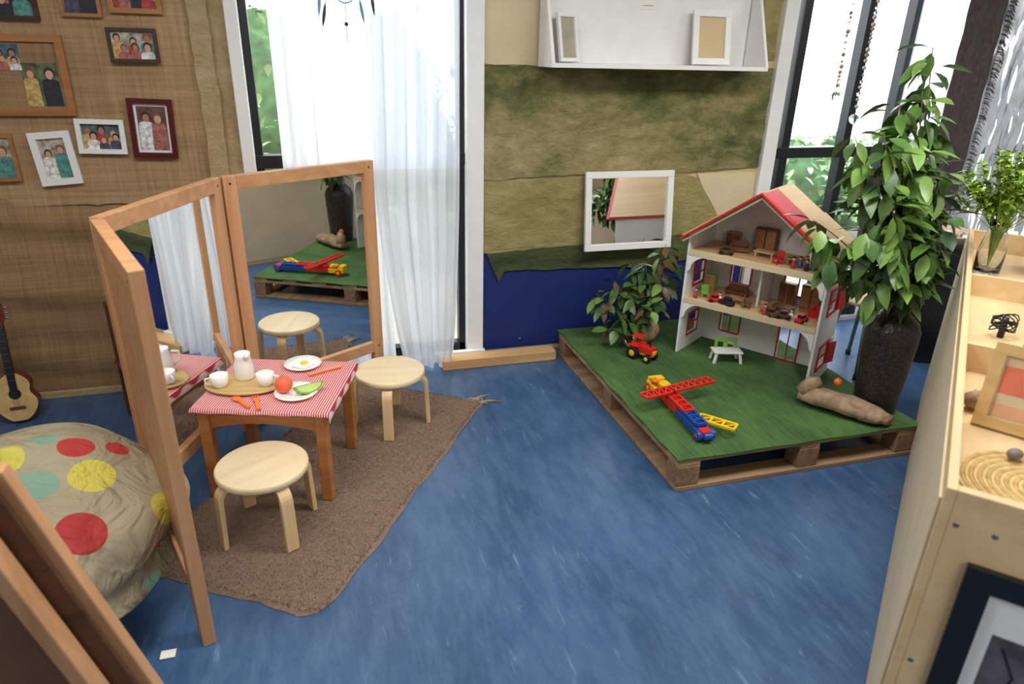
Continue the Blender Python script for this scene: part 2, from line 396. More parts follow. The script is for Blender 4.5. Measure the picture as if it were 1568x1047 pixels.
# ---------------------------------------------------------------- trifold mirror screen
o=B('folding_mirror_screen')
def panel(p,q,h,front,mirror=True,w=.055,t=.036,z0=.013):
    p=Vector((p[0],p[1],0));q=Vector((q[0],q[1],0));d=(q-p);Lg=d.length;d.normalize();n=Vector((d.y,-d.x,0))*front
    Q=Matrix((d,n,Vector((0,0,1)))).transposed().to_4x4();Q.translation=p
    o.b2((0,-t/2,z0),(w,t/2,h),m_beech,M=Q);o.b2((Lg-w,-t/2,z0),(Lg,t/2,h),m_beech,M=Q)
    o.b2((w,-t/2,h-w),(Lg-w,t/2,h),m_beechx,M=Q);o.b2((w,-t/2,.17),(Lg-w,t/2,.17+w),m_beechx,M=Q)
    o.b2((w-.005,-.008,.17+w-.005),(Lg-w+.005,-.003,h-w+.005),m_beechx,M=Q)
    if mirror:o.b2((w-.005,-.003,.17+w-.005),(Lg-w+.005,.003,h-w+.005),m_mirror,M=Q)
    for z in(.2,h-.03):
        for xx in(w*.5,Lg-w*.5):
            o.cyl(Q@Vector((xx,-t/2-.001,z)),Q@Vector((xx,t/2+.001,z)),.006,m_dkwood)
panel((-.40,1.66),(-.612,2.23),1.13,1,z0=0)
panel((-.625,2.25),(-.36,2.93),1.13,1)
panel((-.345,2.942),(.275,3.325),1.13,1)
for p in((-.62,2.24),(-.352,2.938)):
    for z in(.3,.9):o.cyl((p[0],p[1],z),(p[0],p[1],z+.06),.008,m_metal)
o.done(.004)

# ---------------------------------------------------------------- stools
def stool(loc,rot,r=.155,h=.28,lr=.165,z0=.013):
    b=B('childrens_stool',(loc[0],loc[1],z0),rot);h-=z0
    b.lathe([(0,h-.026),(r-.004,h-.026),(r,h-.021),(r,h-.005),(r-.004,h),(0,h)],m_birchtop,seg=56)
    for k in range(4):
        a=R(90*k);M=Matrix.Rotation(a,4,'Z')
        pts=[(.055,h-.034),(lr-.05,h-.034)]
        for j in range(1,7):
            t=j/6*math.pi/2;pts.append((lr-.05+.045*math.sin(t),h-.034-.045*(1-math.cos(t))))
        pts.append((lr+.002,.0))
        hw=.022;tk=.0085
        vs=[];n=len(pts)
        for i,(x,z) in enumerate(pts):
            x0,z0_=pts[max(i-1,0)];x1,z1=pts[min(i+1,n-1)]
            d=Vector((x1-x0,z1-z0_)).normalized();nn=Vector((-d.y,d.x))
            for sg,yy in((1,-hw),(1,hw),(-1,hw),(-1,-hw)):
                vs.append((x+nn.x*tk*sg,yy,max(0,z+nn.y*tk*sg)))
        fs=[(0,1,2,3),tuple(4*(n-1)+k for k in(3,2,1,0))]
        for i in range(n-1):
            for e in range(4):
                e2_=(e+1)%4;fs.append((i*4+e,(i+1)*4+e,(i+1)*4+e2_,i*4+e2_))
        b.add(vs,fs,m_birchv,False,M)
    return b.done(.002)
stool((-.25,2.16),28);stool((.265,2.82),-12)

# ---------------------------------------------------------------- play table
m_ging,nt,b=newmat('red_striped_cloth');b.inputs['Roughness'].default_value=.9
def wave(nt,vec,dirn,sc):
    w=nt.nodes.new('ShaderNodeTexWave');w.bands_direction=dirn;w.inputs['Scale'].default_value=sc;w.inputs['Distortion'].default_value=.2
    L(nt,vec,w.inputs[0]);return w.outputs['Fac']
vc=coords(nt);wx=wave(nt,vc,'X',36);wy=wave(nt,vc,'Y',36)
ad=nt.nodes.new('ShaderNodeMath');ad.operation='MULTIPLY_ADD';ad.inputs[1].default_value=.3;L(nt,wy,ad.inputs[0]);L(nt,wx,ad.inputs[2])
L(nt,ramp(nt,ad.outputs[0],[(.45,C(186,44,60)),(.9,C(238,200,196))]),b.inputs['Base Color'])
o=B('play_table',(-.19,2.53,.013),-17.5)
hx,hy,H=.245,.215,.385
for sx in(-1,1):
    for sy in(-1,1):
        o.box((sx*(hx-.03),sy*(hy-.03),H/2-.01),(.042,.042,H-.02),m_table)
def apron(L_,M):
    pl=[(-L_/2,0),(L_/2,0),(L_/2,-.075),(L_/2-.03,-.06)]+[(L_/2-.03-(L_-.06)*k/8,-.06+.02*math.sin(math.pi*k/8)) for k in range(1,8)]+[(-L_/2+.03,-.06),(-L_/2,-.075)]
    o.prism(pl[::-1],-.01,.01,m_table,M=M)
Fx=Matrix(((1,0,0,0),(0,0,-1,0),(0,1,0,H-.024),(0,0,0,1)))
for sy in(-1,1):apron(hx*2-.08,Matrix.Translation((0,sy*(hy-.03),0))@Fx)
for sx in(-1,1):apron(hy*2-.08,Matrix.Translation((sx*(hx-.03),0,0))@Matrix.Rotation(R(90),4,'Z')@Fx)
o.box((0,0,H-.012),(hx*2,hy*2,.024),m_table)
o.done(.005)
H+=.013
o=B('striped_tablecloth',(-.19,2.53,0),-17.5)
n=44;vs=[]
cx_,cy_=hx+.008,hy+.008
for i in range(n+1):
    for j in range(n+1):
        x=(i/n*2-1)*cx_*1.12;y=(j/n*2-1)*cy_*1.07
        ex=max(0,abs(x)-cx_);ey=max(0,abs(y)-cy_)
        X=max(-cx_,min(cx_,x))+math.copysign(ex*.15,x);Y=max(-cy_,min(cy_,y))+math.copysign(ey*.15,y)
        z=H+.004-ex*1.0-ey*1.0+.0008*math.sin(i*.6)*math.cos(j*.4)
        if ex+ey>0: X+=.002*math.sin(j*.6);Y+=.002*math.sin(i*.6)
        vs.append((X,Y,z))
o.add(vs,[(i*(n+1)+j,(i+1)*(n+1)+j,(i+1)*(n+1)+j+1,i*(n+1)+j+1) for i in range(n) for j in range(n)],m_ging,True)
o.done()
ZT=H+.0055
o=B('oval_serving_tray',(-.31,2.53,ZT),-12)
o.lathe([(0,0),(.13,0),(.15,.008),(.152,.016),(.144,.016),(.136,.01),(0,.01)],m_gold,seg=40,sy=.62);o.done()
zt=ZT+.011
o=B('toy_milk_jug',(-.315,2.585,zt),120)
o.lathe([(0,0),(.034,0),(.038,.01),(.036,.06),(.028,.09),(.03,.105),(.026,.105),(.024,.09),(0,.085)],m_ceram,seg=28)
o.tube([(.034,0,.085),(.06,0,.08),(.064,0,.045),(.036,0,.025)],.006,m_ceram,8);o.tube([(-.028,0,.095),(-.042,0,.108)],[.012,.007],m_ceram,8);o.done()
def cup(x,y,r):
    b=B('toy_tea_cup',(x,y,zt),r)
    b.lathe([(0,0),(.022,0),(.028,.012),(.034,.048),(.031,.048),(.025,.012),(0,.008)],m_ceram,seg=24)
    b.tube([(.032,0,.040),(.050,0,.038),(.050,0,.018),(.028,0,.012)],.0045,m_ceram,8);b.done()
cup(-.40,2.53,190);cup(-.235,2.505,-20)
def plate(x,y,r=.075):
    b=B('toy_plate',(x,y,ZT));b.lathe([(0,0),(r*.6,0),(r,.011),(r*.98,.014),(r*.6,.005),(0,.005)],m_ceram,seg=36);return b.done()
plate(-.10,2.675);plate(-.125,2.42,.08)
o=B('toy_fried_egg',(-.095,2.67,ZT+.007))
pl=[(math.cos(R(a))*(.045+.008*math.sin(a*.07)),math.sin(R(a))*(.038+.006*math.cos(a*.05))) for a in range(0,360,12)]
o.prism(pl,0,.005,m_ceram);o.sph((.002,0,.005),(.017,.017,.01),m_yel);o.done()
o=B('toy_orange',(-.167,2.435,ZT+.038));o.sph((0,0,0),.033,mat('orange_red',C(242,104,70),.5));o.cyl((0,0,.03),(0,0,.038),.004,m_grn);o.done()
o=B('toy_melon_slice',(-.08,2.415,ZT+.038),20)
mp=[(math.cos(R(a))*.055,-math.sin(R(a))*.034) for a in range(0,181,12)]
o.prism(mp,-.012,.012,m_grn,M=Matrix.Rotation(R(70),4,'X'));o.prism([(x*.85,y*.8-.0005) for x,y in mp],-.013,.013,mat('melon_flesh',C(200,220,130),.5),M=Matrix.Rotation(R(70),4,'X'));o.done()
def cutlery(name,x,y,rot,m,kind):
    b=B(name,(x,y,ZT+.001),rot);b.box((-.04,0,.004),(.07,.014,.008),m)
    if kind=='spoon':b.sph((.02,0,.004),(.024,.016,.004),m)
    elif kind=='knife':b.prism([(-.005,-.007),(.06,-.010),(.072,.0),(.06,.008),(-.005,.008)],0.001,.007,m)
    else:
        b.box((.005,0,.004),(.02,.022,.006),m)
        for k in(-1,0,1):b.box((.028,k*.008,.004),(.03,.004,.005),m)
    b.done(.001)
cutlery('toy_spoon',-.325,2.405,120,m_org,'spoon');cutlery('toy_fork',-.265,2.39,100,m_org,'fork')
cutlery('toy_knife',-.01,2.595,25,m_org,'knife')

# ---------------------------------------------------------------- bean bag
bc=Vector((-.95,1.985,.25))
tow=Vector((.36*.85,-.93*.85,.5)).normalized();rgt=Vector((.93,.36,0));upv=tow.cross(rgt)*-1
if upv.z<0:upv=-upv
m_bag,nt,b=newmat('spotted_beanbag_fabric');b.inputs['Roughness'].default_value=.75
tc=nt.nodes.new('ShaderNodeTexCoord');cur=ramp(nt,noise(nt,tc.outputs['Object'],4),[(.3,C(162,150,122)),(.7,C(186,174,144))])
rd,ye,te=C(190,60,58),C(218,206,90),C(136,174,150)
dots=[(.42,-.1,rd,.064),(.66,.30,ye,.062),(.30,.42,te,.064),(.12,.80,ye,.055),(.66,.60,rd,.05),(.62,-.62,te,.07),(.84,-.12,ye,.05),(-.3,.72,rd,.06),(-.1,.22,te,.065),(-.5,.15,ye,.06),(.05,-.5,ye,.06),(.48,.80,te,.04),(.76,-.38,rd,.04),(-.4,-.4,rd,.06),(.84,.42,rd,.035),(.25,-.75,rd,.05),(.0,.5,rd,.04)]
ER=(.47,.45,.265)
for a,c,col,rad in dots:
    k=max(0,1-a*a-c*c)**.5;dv_=rgt*a+upv*c+tow*k
    s=1/((dv_.x/ER[0])**2+(dv_.y/ER[1])**2+(dv_.z/ER[2])**2)**.5;pt=dv_*s
    vm=nt.nodes.new('ShaderNodeVectorMath');vm.operation='DISTANCE';vm.inputs[1].default_value=pt
    L(nt,tc.outputs['Object'],vm.inputs[0]);lt=nt.nodes.new('ShaderNodeMath');lt.operation='LESS_THAN';lt.inputs[1].default_value=rad
    L(nt,vm.outputs['Value'],lt.inputs[0]);mm=nt.nodes.new('ShaderNodeMixRGB');L(nt,lt.outputs[0],mm.inputs[0]);L(nt,cur,mm.inputs[1]);mm.inputs[2].default_value=col;cur=mm.outputs[0]
L(nt,cur,b.inputs['Base Color']);bump(nt,b,noise(nt,coords(nt,(3,3,3)),2,3,1.5),.8,.06)
o=B('spotted_bean_bag',bc)
seg,rings=80,52;vs=[]
for i in range(rings+1):
    t=math.pi*i/rings
    for k in range(seg):
        a=2*math.pi*k/seg
        x,y,z=math.sin(t)*math.cos(a),math.sin(t)*math.sin(a),-math.cos(t)
        w=1+.02*math.sin(5*a+2*z)+.012*math.sin(9*a-5*z)+.02*math.sin(3*a+7*z)-.05*math.exp(-((z+.15)/.08)**2)
        zz=z*ER[2]*(1+.06*math.sin(2*a)+.02*math.sin(5*a));
        if z<-.3: w*=1.06
        zz=max(zz,-.237)
        vs.append((x*ER[0]*w,y*ER[1]*w,zz))
o.add(vs,[(i*seg+k,i*seg+(k+1)%seg,(i+1)*seg+(k+1)%seg,(i+1)*seg+k) for i in range(rings) for k in range(seg)],m_bag,True)
o.b2((.42,-.35,-.247),(.46,-.32,-.244),m_ceram);o.done()

# ---------------------------------------------------------------- foreground easel
m_brown=mat('brown_board',C(104,74,52),.7,var=.15,scale=6)
o=B('wooden_easel')
T=Vector((-.585,1.24,.90));w=Vector((-.93,-.36,0));F1=Vector((-.36,1.27,0));F2=Vector((-.415,1.20,0))
T2=T+Vector((-.045,-.075,0))
for s in(0,.62):
    off=w*s
    o.bar(T+off,F1+off,.03,.035,m_beech,(0,1,0))
    o.bar(T2+off,F2+off,.03,.05,m_beech,(0,1,0))
o.bar(T+Vector((0,0,-.01)),T+Vector((0,0,-.01))+w*.62,.05,.03,m_beechx);o.bar(T2,T2+w*.62,.05,.03,m_beechx)
mid=(T+T2)/2
o.bar(mid+(F1-T)*.02,(F1+F2)/2,.05,.01,m_dkwood,(0,1,0))  # dark strip stands in for the shaded recess between the bars
a_=T2.lerp(F2,.03);b_=T2.lerp(F2,.85)
for dy,ordr in((0,(0,1,2,3)),(.01,(3,2,1,0))):
    D=Vector((0,dy,0));o.add([a_+D,a_+w*.62+D,b_+w*.62+D,b_+D],[ordr],m_brown)
o.bar(b_,b_+w*.62,.05,.03,m_beechx)
o.done(.004)

# ---------------------------------------------------------------- guitar
m_gtr=wood('spruce_top',C(206,168,104),C(226,192,130),'z')
m_gred=mat('guitar_red_brown',C(110,36,26),.3)
Rg=Matrix.Rotation(R(8),4,'Z')@Matrix.Rotation(R(80),4,'X')
o=B('small_acoustic_guitar',(-1.37,3.27,.0),R4=Rg)
out=[]
for i in range(48):
    t=i/48*2*math.pi;y=.12-.115*math.cos(t);k=math.sin(t)
    yy=y/.235
    wd=.088*math.sqrt(max(0,math.sin(math.pi*min(1,max(0,yy)))))*(1.05-.28*math.exp(-((yy-.6)/.13)**2)-.12*yy)
    out.append((math.copysign(wd,k) if abs(k)>1e-6 else 0,y))
o.prism(out,0,.055,m_gred);o.prism([(x*.96,.12+(y-.12)*.97) for x,y in out],.0551,.057,m_gtr)
o.lathe([(0,0),(.024,0),(.024,.001),(0,.001)],m_black,M=Matrix.Translation((0,.135,.0575)),seg=24)
o.box((0,.07,.060),(.06,.012,.008),m_dkwood)
o.box((0,.34,.053),(.032,.24,.016),m_gred);o.box((0,.30,.062),(.030,.30,.004),m_black)
o.prism([(-.016,.455),(.016,.455),(.026,.48),(.024,.545),(0,.555),(-.024,.545),(-.026,.48)],.044,.056,m_gred)
for k in range(3):
    for sx in(-1,1):o.cyl((sx*.024,.48+.023*k,.05),(sx*.04,.48+.023*k,.05),.005,m_metal)
for k in range(4):o.cyl((-.01+k*.0067,.07,.067),(-.01+k*.0067,.46,.066),.0006,m_metal,seg=5)
for k in range(9):o.box((0,.2+.03*k,.0645),(.03,.0015,.001),m_metal)
o.done(.002)
o=B('dark_wooden_chair',(-.74,3.15,0),25)
for sx in(-.13,.13):
    o.b2((sx-.015,-.13,0),(sx+.015,-.10,.26),m_dkwood);o.b2((sx-.015,.10,0),(sx+.015,.13,.56),m_dkwood)
o.b2((-.15,-.14,.26),(.15,.14,.28),m_dkwood)
for z in(.36,.44,.52):o.b2((-.13,.105,z-.02),(.13,.12,z+.02),m_dkwood)
o.done(.003)

# ---------------------------------------------------------------- framed photos
pc=[C(70,96,104),C(88,104,72),C(140,124,108),C(58,64,76),C(168,160,146),C(96,66,60)]
shirts=[mat('photo_shirt_%d'%i,c,.6,var=.45,scale=70) for i,c in enumerate([C(170,60,60),C(60,110,150),C(220,218,214),C(40,40,48),C(84,140,132),C(196,164,100),C(70,70,90),C(160,100,90)])]
bgs=[mat('photo_bg_%d'%i,c,.5,var=.7,scale=34) for i,c in enumerate(pc)]
def people(b,u0,z0,u1,z1,Mx,zo):
    W=u1-u0;Hh=z1-z0;n=max(2,int(round(W/Hh*2.2)));idx=0
    for row in range(2 if n>2 else 1):
        for i in range(n):
            r=min(W/n*.27,Hh*.14)*random.uniform(.85,1.1)
            x=u0+r*1.9+(W-r*3.8)*(i+.35*row)/max(1,n-1+.35*row);h=z0+Hh*(.70-.26*row+random.uniform(-.09,.07))
            d=zo+.0002*idx;idx+=1;tl=random.uniform(-.25,.25)*r
            sh=random.choice(shirts);hr=random.choice([m_hair,m_hair,m_hair2]);sk=random.choice([m_skin,m_skin,m_skin2])
            tor=[(x-r*1.8,z0)]+[(x-r*1.8*math.cos(a*math.pi/10),max(z0,h-r*2.4)+min(r*1.5,h-r*.8-z0)*math.sin(a*math.pi/10)**.6) for a in range(1,10)]+[(x+r*1.8,z0)]
            b.prism(tor[::-1],d,d+.0001,sh,M=Mx)
            b.prism([(x+tl+r*1.12*math.cos(a*.5236),h+r*.22+r*1.3*math.sin(a*.5236)) for a in range(12)],d+.0001,d+.00014,hr,M=Mx)
            b.prism([(x+tl+r*.8*math.cos(a*.5236),h-r*.1+r*1.0*math.sin(a*.5236)) for a in range(12)],d+.00014,d+.00018,sk,M=Mx)
def frame(name,u0,z0,u1,z1,fm,fw=.02,mat_w=0,bg=None,v=3.476,tilt=0,pics=None,depth=.018):
    cu,cz=(u0+u1)/2,(z0+z1)/2
    b=B(name,(cu,v,cz));Mx=Matrix.Rotation(R(tilt),4,'Y')@Matrix(((1,0,0,0),(0,0,-1,0),(0,1,0,0),(0,0,0,1)))
    w,h=(u1-u0)/2,(z1-z0)/2
    b.b2((-w,-h,0),(w,-h+fw,depth),fm,M=Mx);b.b2((-w,h-fw,0),(w,h,depth),fm,M=Mx)
    b.b2((-w,-h+fw,0),(-w+fw,h-fw,depth),fm,M=Mx);b.b2((w-fw,-h+fw,0),(w,h-fw,depth),fm,M=Mx)
    b.b2((-w+fw*.5,-h+fw*.5,0),(w-fw*.5,h-fw*.5,.005),m_white if mat_w else (bg or random.choice(bgs)),M=Mx)
    if pics is None:pics=[(-w+fw+mat_w,-h+fw+mat_w,w-fw-mat_w,h-fw-mat_w)]
    for k,p in enumerate(pics):
        b.b2((p[0],p[1],.005),(p[2],p[3],.0056),bgs[(k+int(u0*50))%6],M=Mx)
        people(b,*p,Mx,.0058)
    return b.done(.0012)
m_fpine=wood('frame_pine',C(150,98,54),C(180,126,76),'x');m_fdk=wood('frame_dark',C(50,32,22),C(80,52,36),'x');m_fred=mat('frame_cherry',C(84,22,22),.3,var=.2)
frame('framed_family_photos',-1.33,1.315,-.94,1.63,m_fpine,.028,0,bg=m_hess2,pics=[(-.16,.02,.03,.12),(.02,-.12,.155,.05)])
frame('framed_photo',-.77,1.53,-.58,1.665,m_fdk,.014)
frame('framed_photo',-.745,1.135,-.565,1.385,m_fred,.022,.010,tilt=2)
frame('framed_photo',-.96,1.155,-.77,1.30,m_white,.020,tilt=2)
frame('framed_photo',-1.14,1.025,-.98,1.25,m_white,.028,tilt=-4)
frame('framed_photo',-1.37,1.045,-1.205,1.24,m_fpine,.014)
frame('framed_photo',-.92,1.70,-.77,1.88,m_fpine,.014)
frame('framed_photo',-.74,1.72,-.54,1.88,m_fpine,.020)
frame('framed_photo',-1.33,1.68,-1.0,1.87,m_fdk,.018)

# ---------------------------------------------------------------- wall mirror
o=B('wall_mirror',(1.672,3.438,.815),R4=Matrix.Rotation(R(-7),4,'X'))
hw,hh=.262,.213
Mx=Matrix(((1,0,0,0),(0,0,-1,0),(0,1,0,0),(0,0,0,1)))
for lo,hi in(((-hw,-hh),(hw,-hh+.036)),((-hw,hh-.036),(hw,hh)),((-hw,-hh+.036),(-hw+.036,hh-.036)),((hw-.036,-hh+.036),(hw,hh-.036))):
    o.b2((lo[0],lo[1],0),(hi[0],hi[1],.022),m_white,M=Mx)
o.b2((-hw+.03,-hh+.03,.002),(hw-.03,hh-.03,.008),m_mirror,M=Mx)
o.b2((-.02,-.03,-.03),(.02,.03,0),m_black,M=Mx);o.done(.003)

# ---------------------------------------------------------------- wall shelf with frames
o=B('white_wall_shelf')
o.b2((1.13,3.26,1.545),(2.30,3.478,1.565),m_white);o.b2((1.15,3.465,1.565),(2.28,3.478,1.93),m_white)
for u in(1.13,2.285):
    o.add([(u,3.26,1.565),(u,3.475,1.565),(u,3.475,1.95),(u,3.42,1.95),(u+.015,3.26,1.565),(u+.015,3.475,1.565),(u+.015,3.475,1.95),(u+.015,3.42,1.95)],[(0,1,2,3),(7,6,5,4),(0,3,7,4),(1,0,4,5),(2,1,5,6),(3,2,6,7)],m_white)
o.b2((1.66,3.462,1.82),(1.73,3.465,1.86),m_ceram);o.b2((1.67,3.4605,1.835),(1.72,3.462,1.838),m_metal);o.done(.002)
m_grey=mat('grey_photo',C(170,160,140),.6,var=.2)
def lean(name,u,v,z,w,h,fm,fw,inner,rot=0,tilt=-10):
    b=B(name,(u,v,z),R4=Matrix.Rotation(R(rot),4,'Z')@Matrix.Rotation(R(tilt),4,'X'))
    for lo,hi in(((-w/2,0),(w/2,fw)),((-w/2,h-fw),(w/2,h)),((-w/2,fw),(-w/2+fw,h-fw)),((w/2-fw,fw),(w/2,h-fw))):
        b.b2((lo[0],lo[1],0),(hi[0],hi[1],.018),fm,M=Mx)
    b.b2((-w/2+fw*.5,fw*.5,.002),(w/2-fw*.5,h-fw*.5,.008),inner,M=Mx);return b
lean('small_picture_frame',1.26,3.40,1.568,.13,.22,m_white,.018,m_grey,25).done(.002)
lean('small_picture_frame',2.03,3.38,1.568,.21,.26,m_white,.032,m_tanwall,-3).done(.002)

# ---------------------------------------------------------------- turf pallet
o=B('wooden_pallet')
u0,u1,v0,v1=1.29,2.46,2.01,3.41
for vv in(v0+.04,(v0+v1)/2,v1-.05):
    for uu in(u0+.05,(u0+u1)/2+.03,u1-.05):
        o.box((uu,vv,.02+.045),(.10,.085,.088),m_palblk)
for vv in(v0+.04,(v0+v1)/2,v1-.05): o.box(((u0+u1)/2,vv,.01),(u1-u0,.09,.02),m_pallet)
for uu in(u0+.05,u1-.05): o.box((uu,(v0+v1)/2,.01),(.10,v1-v0-.09,.019),m_pallet)
for uu in(u0+.05,(u0+u1)/2+.03,u1-.05):o.box((uu,(v0+v1)/2,.118),(.10,v1-v0,.018),m_pallet)
for k in range(7):
    vv=v0+.05+(v1-v0-.1)*k/6;o.box(((u0+u1)/2,vv,.134),(u1-u0,.10,.014),m_pallet)
o.done(.003)
o=B('artificial_turf_mat')
n=40;vs=[]
for i in range(n+1):
    for j in range(n+1):
        x=u0-.005+(u1-u0+.01)*i/n;y=v0-.005+(v1-v0+.01)*j/n
        vs.append((x+.003*math.sin(j*.9),y+.003*math.sin(i*.6),.148+.0015*math.sin(i*.5)*math.sin(j*.4)))
vs2=[(x,y,.1415) for x,y,z in vs]
fs=[(i*(n+1)+j,(i+1)*(n+1)+j,(i+1)*(n+1)+j+1,i*(n+1)+j+1) for i in range(n) for j in range(n)]
o.add(vs,fs,m_turf,True)
ring=[i*(n+1) for i in range(n+1)]+[n*(n+1)+j for j in range(1,n+1)]+[i*(n+1)+n for i in range(n-1,-1,-1)]+[j for j in range(n-1,0,-1)]
rv_=[vs[i] for i in ring]+[vs2[i] for i in ring];nr=len(ring)
o.add(rv_,[(i,(i+1)%nr,nr+(i+1)%nr,nr+i) for i in range(nr)],m_turf);o.done()
ZP=.150

# ---------------------------------------------------------------- doll house
m_dhfloor=wood('dollhouse_floor',C(196,156,108),C(222,184,138),'x',1)
m_dhroof=wood('dollhouse_ply',C(206,172,122),C(226,194,146),'y',.8)
o=B('doll_house',(1.80,2.965,ZP),-55.8)
W_,D_=.665,.31;t=.012;s1,s2,ev,rg=.305,.555,.65,.885
def sidewall(x,wins):
    ys=sorted(set([0,D_]+[w[0] for w in wins]+[w[2] for w in wins]));zs=sorted(set([0,ev]+[w[1] for w in wins]+[w[3] for w in wins]))
    for a,b_ in zip(ys,ys[1:]):
        for c,d in zip(zs,zs[1:]):
            my,mz=(a+b_)/2,(c+d)/2
            if any(w[0]<my<w[2] and w[1]<mz<w[3] for w in wins):continue
            o.b2((x,a,c),(x+t,b_,d),m_white)
wn=[(.09,.08,.20,.19),(.09,.36,.20,.47)]
sidewall(-t,wn);sidewall(W_,wn)
for y0,z0,y1,z1 in wn:
    for a,b_,c,d in((y0-.012,y0,z0-.012,z1+.012),(y1,y1+.012,z0-.012,z1+.012),(y0,y1,z0-.012,z0),(y0,y1,z1,z1+.012),(y0,y1,(z0+z1)/2-.004,(z0+z1)/2+.004)):
        o.b2((W_+t,a,c),(W_+t+.006,b_,d),m_red);o.b2((-.002-t,a,c),(-t,b_,d),m_red);o.b2((0,a,c),(.004,b_,d),m_red)
for z0,z1 in((.08,.19),(.36,.47)):
    o.box((W_+t+.020,.226,(z0+z1)/2),(.055,.006,z1-z0),m_red,rot=(0,0,R(70)))
    o.box((W_+t+.006,.265,(z0+z1)/2),(.004,.05,z1-z0+.02),m_white)
bw=[(.10,.07,.20,.20),(.42,.0,.52,.20),(.12,.35,.22,.48),(.40,.35,.54,.50)]
xs=sorted(set([0,W_]+[w[0] for w in bw]+[w[2] for w in bw]));zs=sorted(set([0,ev]+[w[1] for w in bw]+[w[3] for w in bw]))
for a,b_ in zip(xs,xs[1:]):
    for c,d in zip(zs,zs[1:]):
        mx_,mz=(a+b_)/2,(c+d)/2
        if any(w[0]<mx_<w[2] and w[1]<mz<w[3] for w in bw):continue
        o.b2((a,D_-t,c),(b_,D_,d),m_white)
for x0,z0,x1,z1 in bw:
    for a,b_,c,d in((x0-.008,x0,z0,z1+.008),(x1,x1+.008,z0,z1+.008),(x0,x1,z1,z1+.008),(x0,x1,z0-.005,z0+.005),((x0+x1)/2-.003,(x0+x1)/2+.003,z0,z1)):
        o.b2((a,D_-t-.005,c),(b_,D_-t,d),m_red)
for z in(s1,s2):
    o.b2((0,0.004,z-.006),(W_,D_-t,z+.006),m_dhfloor)
    o.b2((0,-.006,z-.022),(W_,.004,z+.010),m_cream)
    for sx in(0,1):
        pl=[(0,0),(.11,0)]+[(.11-.095*math.sin(R(a)),-.075*(1-math.cos(R(a)))) for a in range(10,91,10)]+[(0,-.09)]
        if sx:pl=[(W_-x,y) for x,y in pl][::-1]
        o.prism(pl,-.004,.006,m_white,M=Matrix.Translation((0,0,z-.016))@Matrix(((1,0,0,0),(0,0,-1,0),(0,1,0,0),(0,0,0,1))))
o.b2((.33,.12,s1+.006),(.342,D_-t,s2-.006),m_white);
o.prism([(0,ev),(W_,ev),(W_/2,rg)],-D_,-D_+t,m_white,M=Matrix(((1,0,0,0),(0,0,-1,0),(0,1,0,0),(0,0,0,1))))
def roofslab(x0,z0,x1,z1,y0,y1,m,th=.012,lift=0):
    dx,dz=x1-x0,z1-z0;l=math.hypot(dx,dz);nx,nz=-dz/l,dx/l
    if nz<0:nx,nz=-nx,-nz
    a=(x0+nx*lift,z0+nz*lift);b_=(x1+nx*lift,z1+nz*lift)
    vs=[(a[0],y0,a[1]),(b_[0],y0,b_[1]),(b_[0],y1,b_[1]),(a[0],y1,a[1])]
    vs+=[(x+nx*th,y,z+nz*th) for x,y,z in vs]
    o.add(vs,[(0,1,2,3),(7,6,5,4),(0,4,5,1),(1,5,6,2),(2,6,7,3),(3,7,4,0)],m)
ex=-.03;ez=ev-.02
roofslab(ex,ez,W_/2,rg,-.03,D_+.03,m_dhroof)
rx,rz=W_+.05,ev-.03
mxr,mzr=(W_/2+(rx-W_/2)*.45),(rg+(rz-rg)*.45)
roofslab(W_/2,rg,mxr,mzr,-.03,.13,m_red);roofslab(W_/2,rg,mxr,mzr,.135,D_+.03,m_dhroof)
roofslab(mxr,mzr,rx,rz,-.03,D_+.03,m_dhroof,lift=.006)
for (xa,za,xb,zb) in((ex-.005,ez-.005,W_/2,rg+.008),(W_/2,rg+.008,rx+.004,rz)):
    o.bar((xa,-.034,za),(xb,-.034,zb),.010,.034,m_red,(0,1,0))
for (xa,za,xb,zb) in((ex,ez-.022,W_/2,rg-.016),(W_/2,rg-.016,rx+.005,rz-.022),):
    o.bar((xa,-.028,za),(xb,-.028,zb),.008,.014,m_cream,(0,1,0))
o.box((ex,D_/2,ez),(.01,D_+.06,.015),m_red)
o.b2((W_-.12,.10,s2+.006),(W_-.108,D_-t,s2+.13),m_white);o.b2((W_-.125,.15,s2+.04),(W_-.105,.23,s2+.10),m_red)
dh=o.done(.0015)
m_fw=wood('toy_furniture',C(150,100,62),C(186,136,92),'x',2);m_fw2=wood('toy_furniture_dark',C(96,60,38),C(126,84,54),'x',2)
o=B('dollhouse_furniture',(1.80,2.965,ZP),-55.8)
def tchair(x,y,z,m,r=0,s=1):
    Q=Matrix.Translation((x,y,z))@Matrix.Rotation(R(r),4,'Z')@Matrix.Scale(s,4)
    o.b2((-.018,-.018,.022),(.018,.018,.028),m,M=Q);o.b2((-.018,.012,.028),(.018,.018,.065),m,M=Q)
    for a in(-.014,.014):
        for c in(-.014,.014):o.b2((a-.003,c-.003,0),(a+.003,c+.003,.022),m,M=Q)
def ttable(x,y,z,m,w=.05,h=.04,r=0):
    Q=Matrix.Translation((x,y,z))@Matrix.Rotation(R(r),4,'Z')
    o.b2((-w,-w*.6,h-.006),(w,w*.6,h),m,M=Q)
    for a in(-.8,.8):
        for c in(-.45,.45):o.b2((a*w-.004,c*w-.004,0),(a*w+.004,c*w+.004,h-.006),m,M=Q)
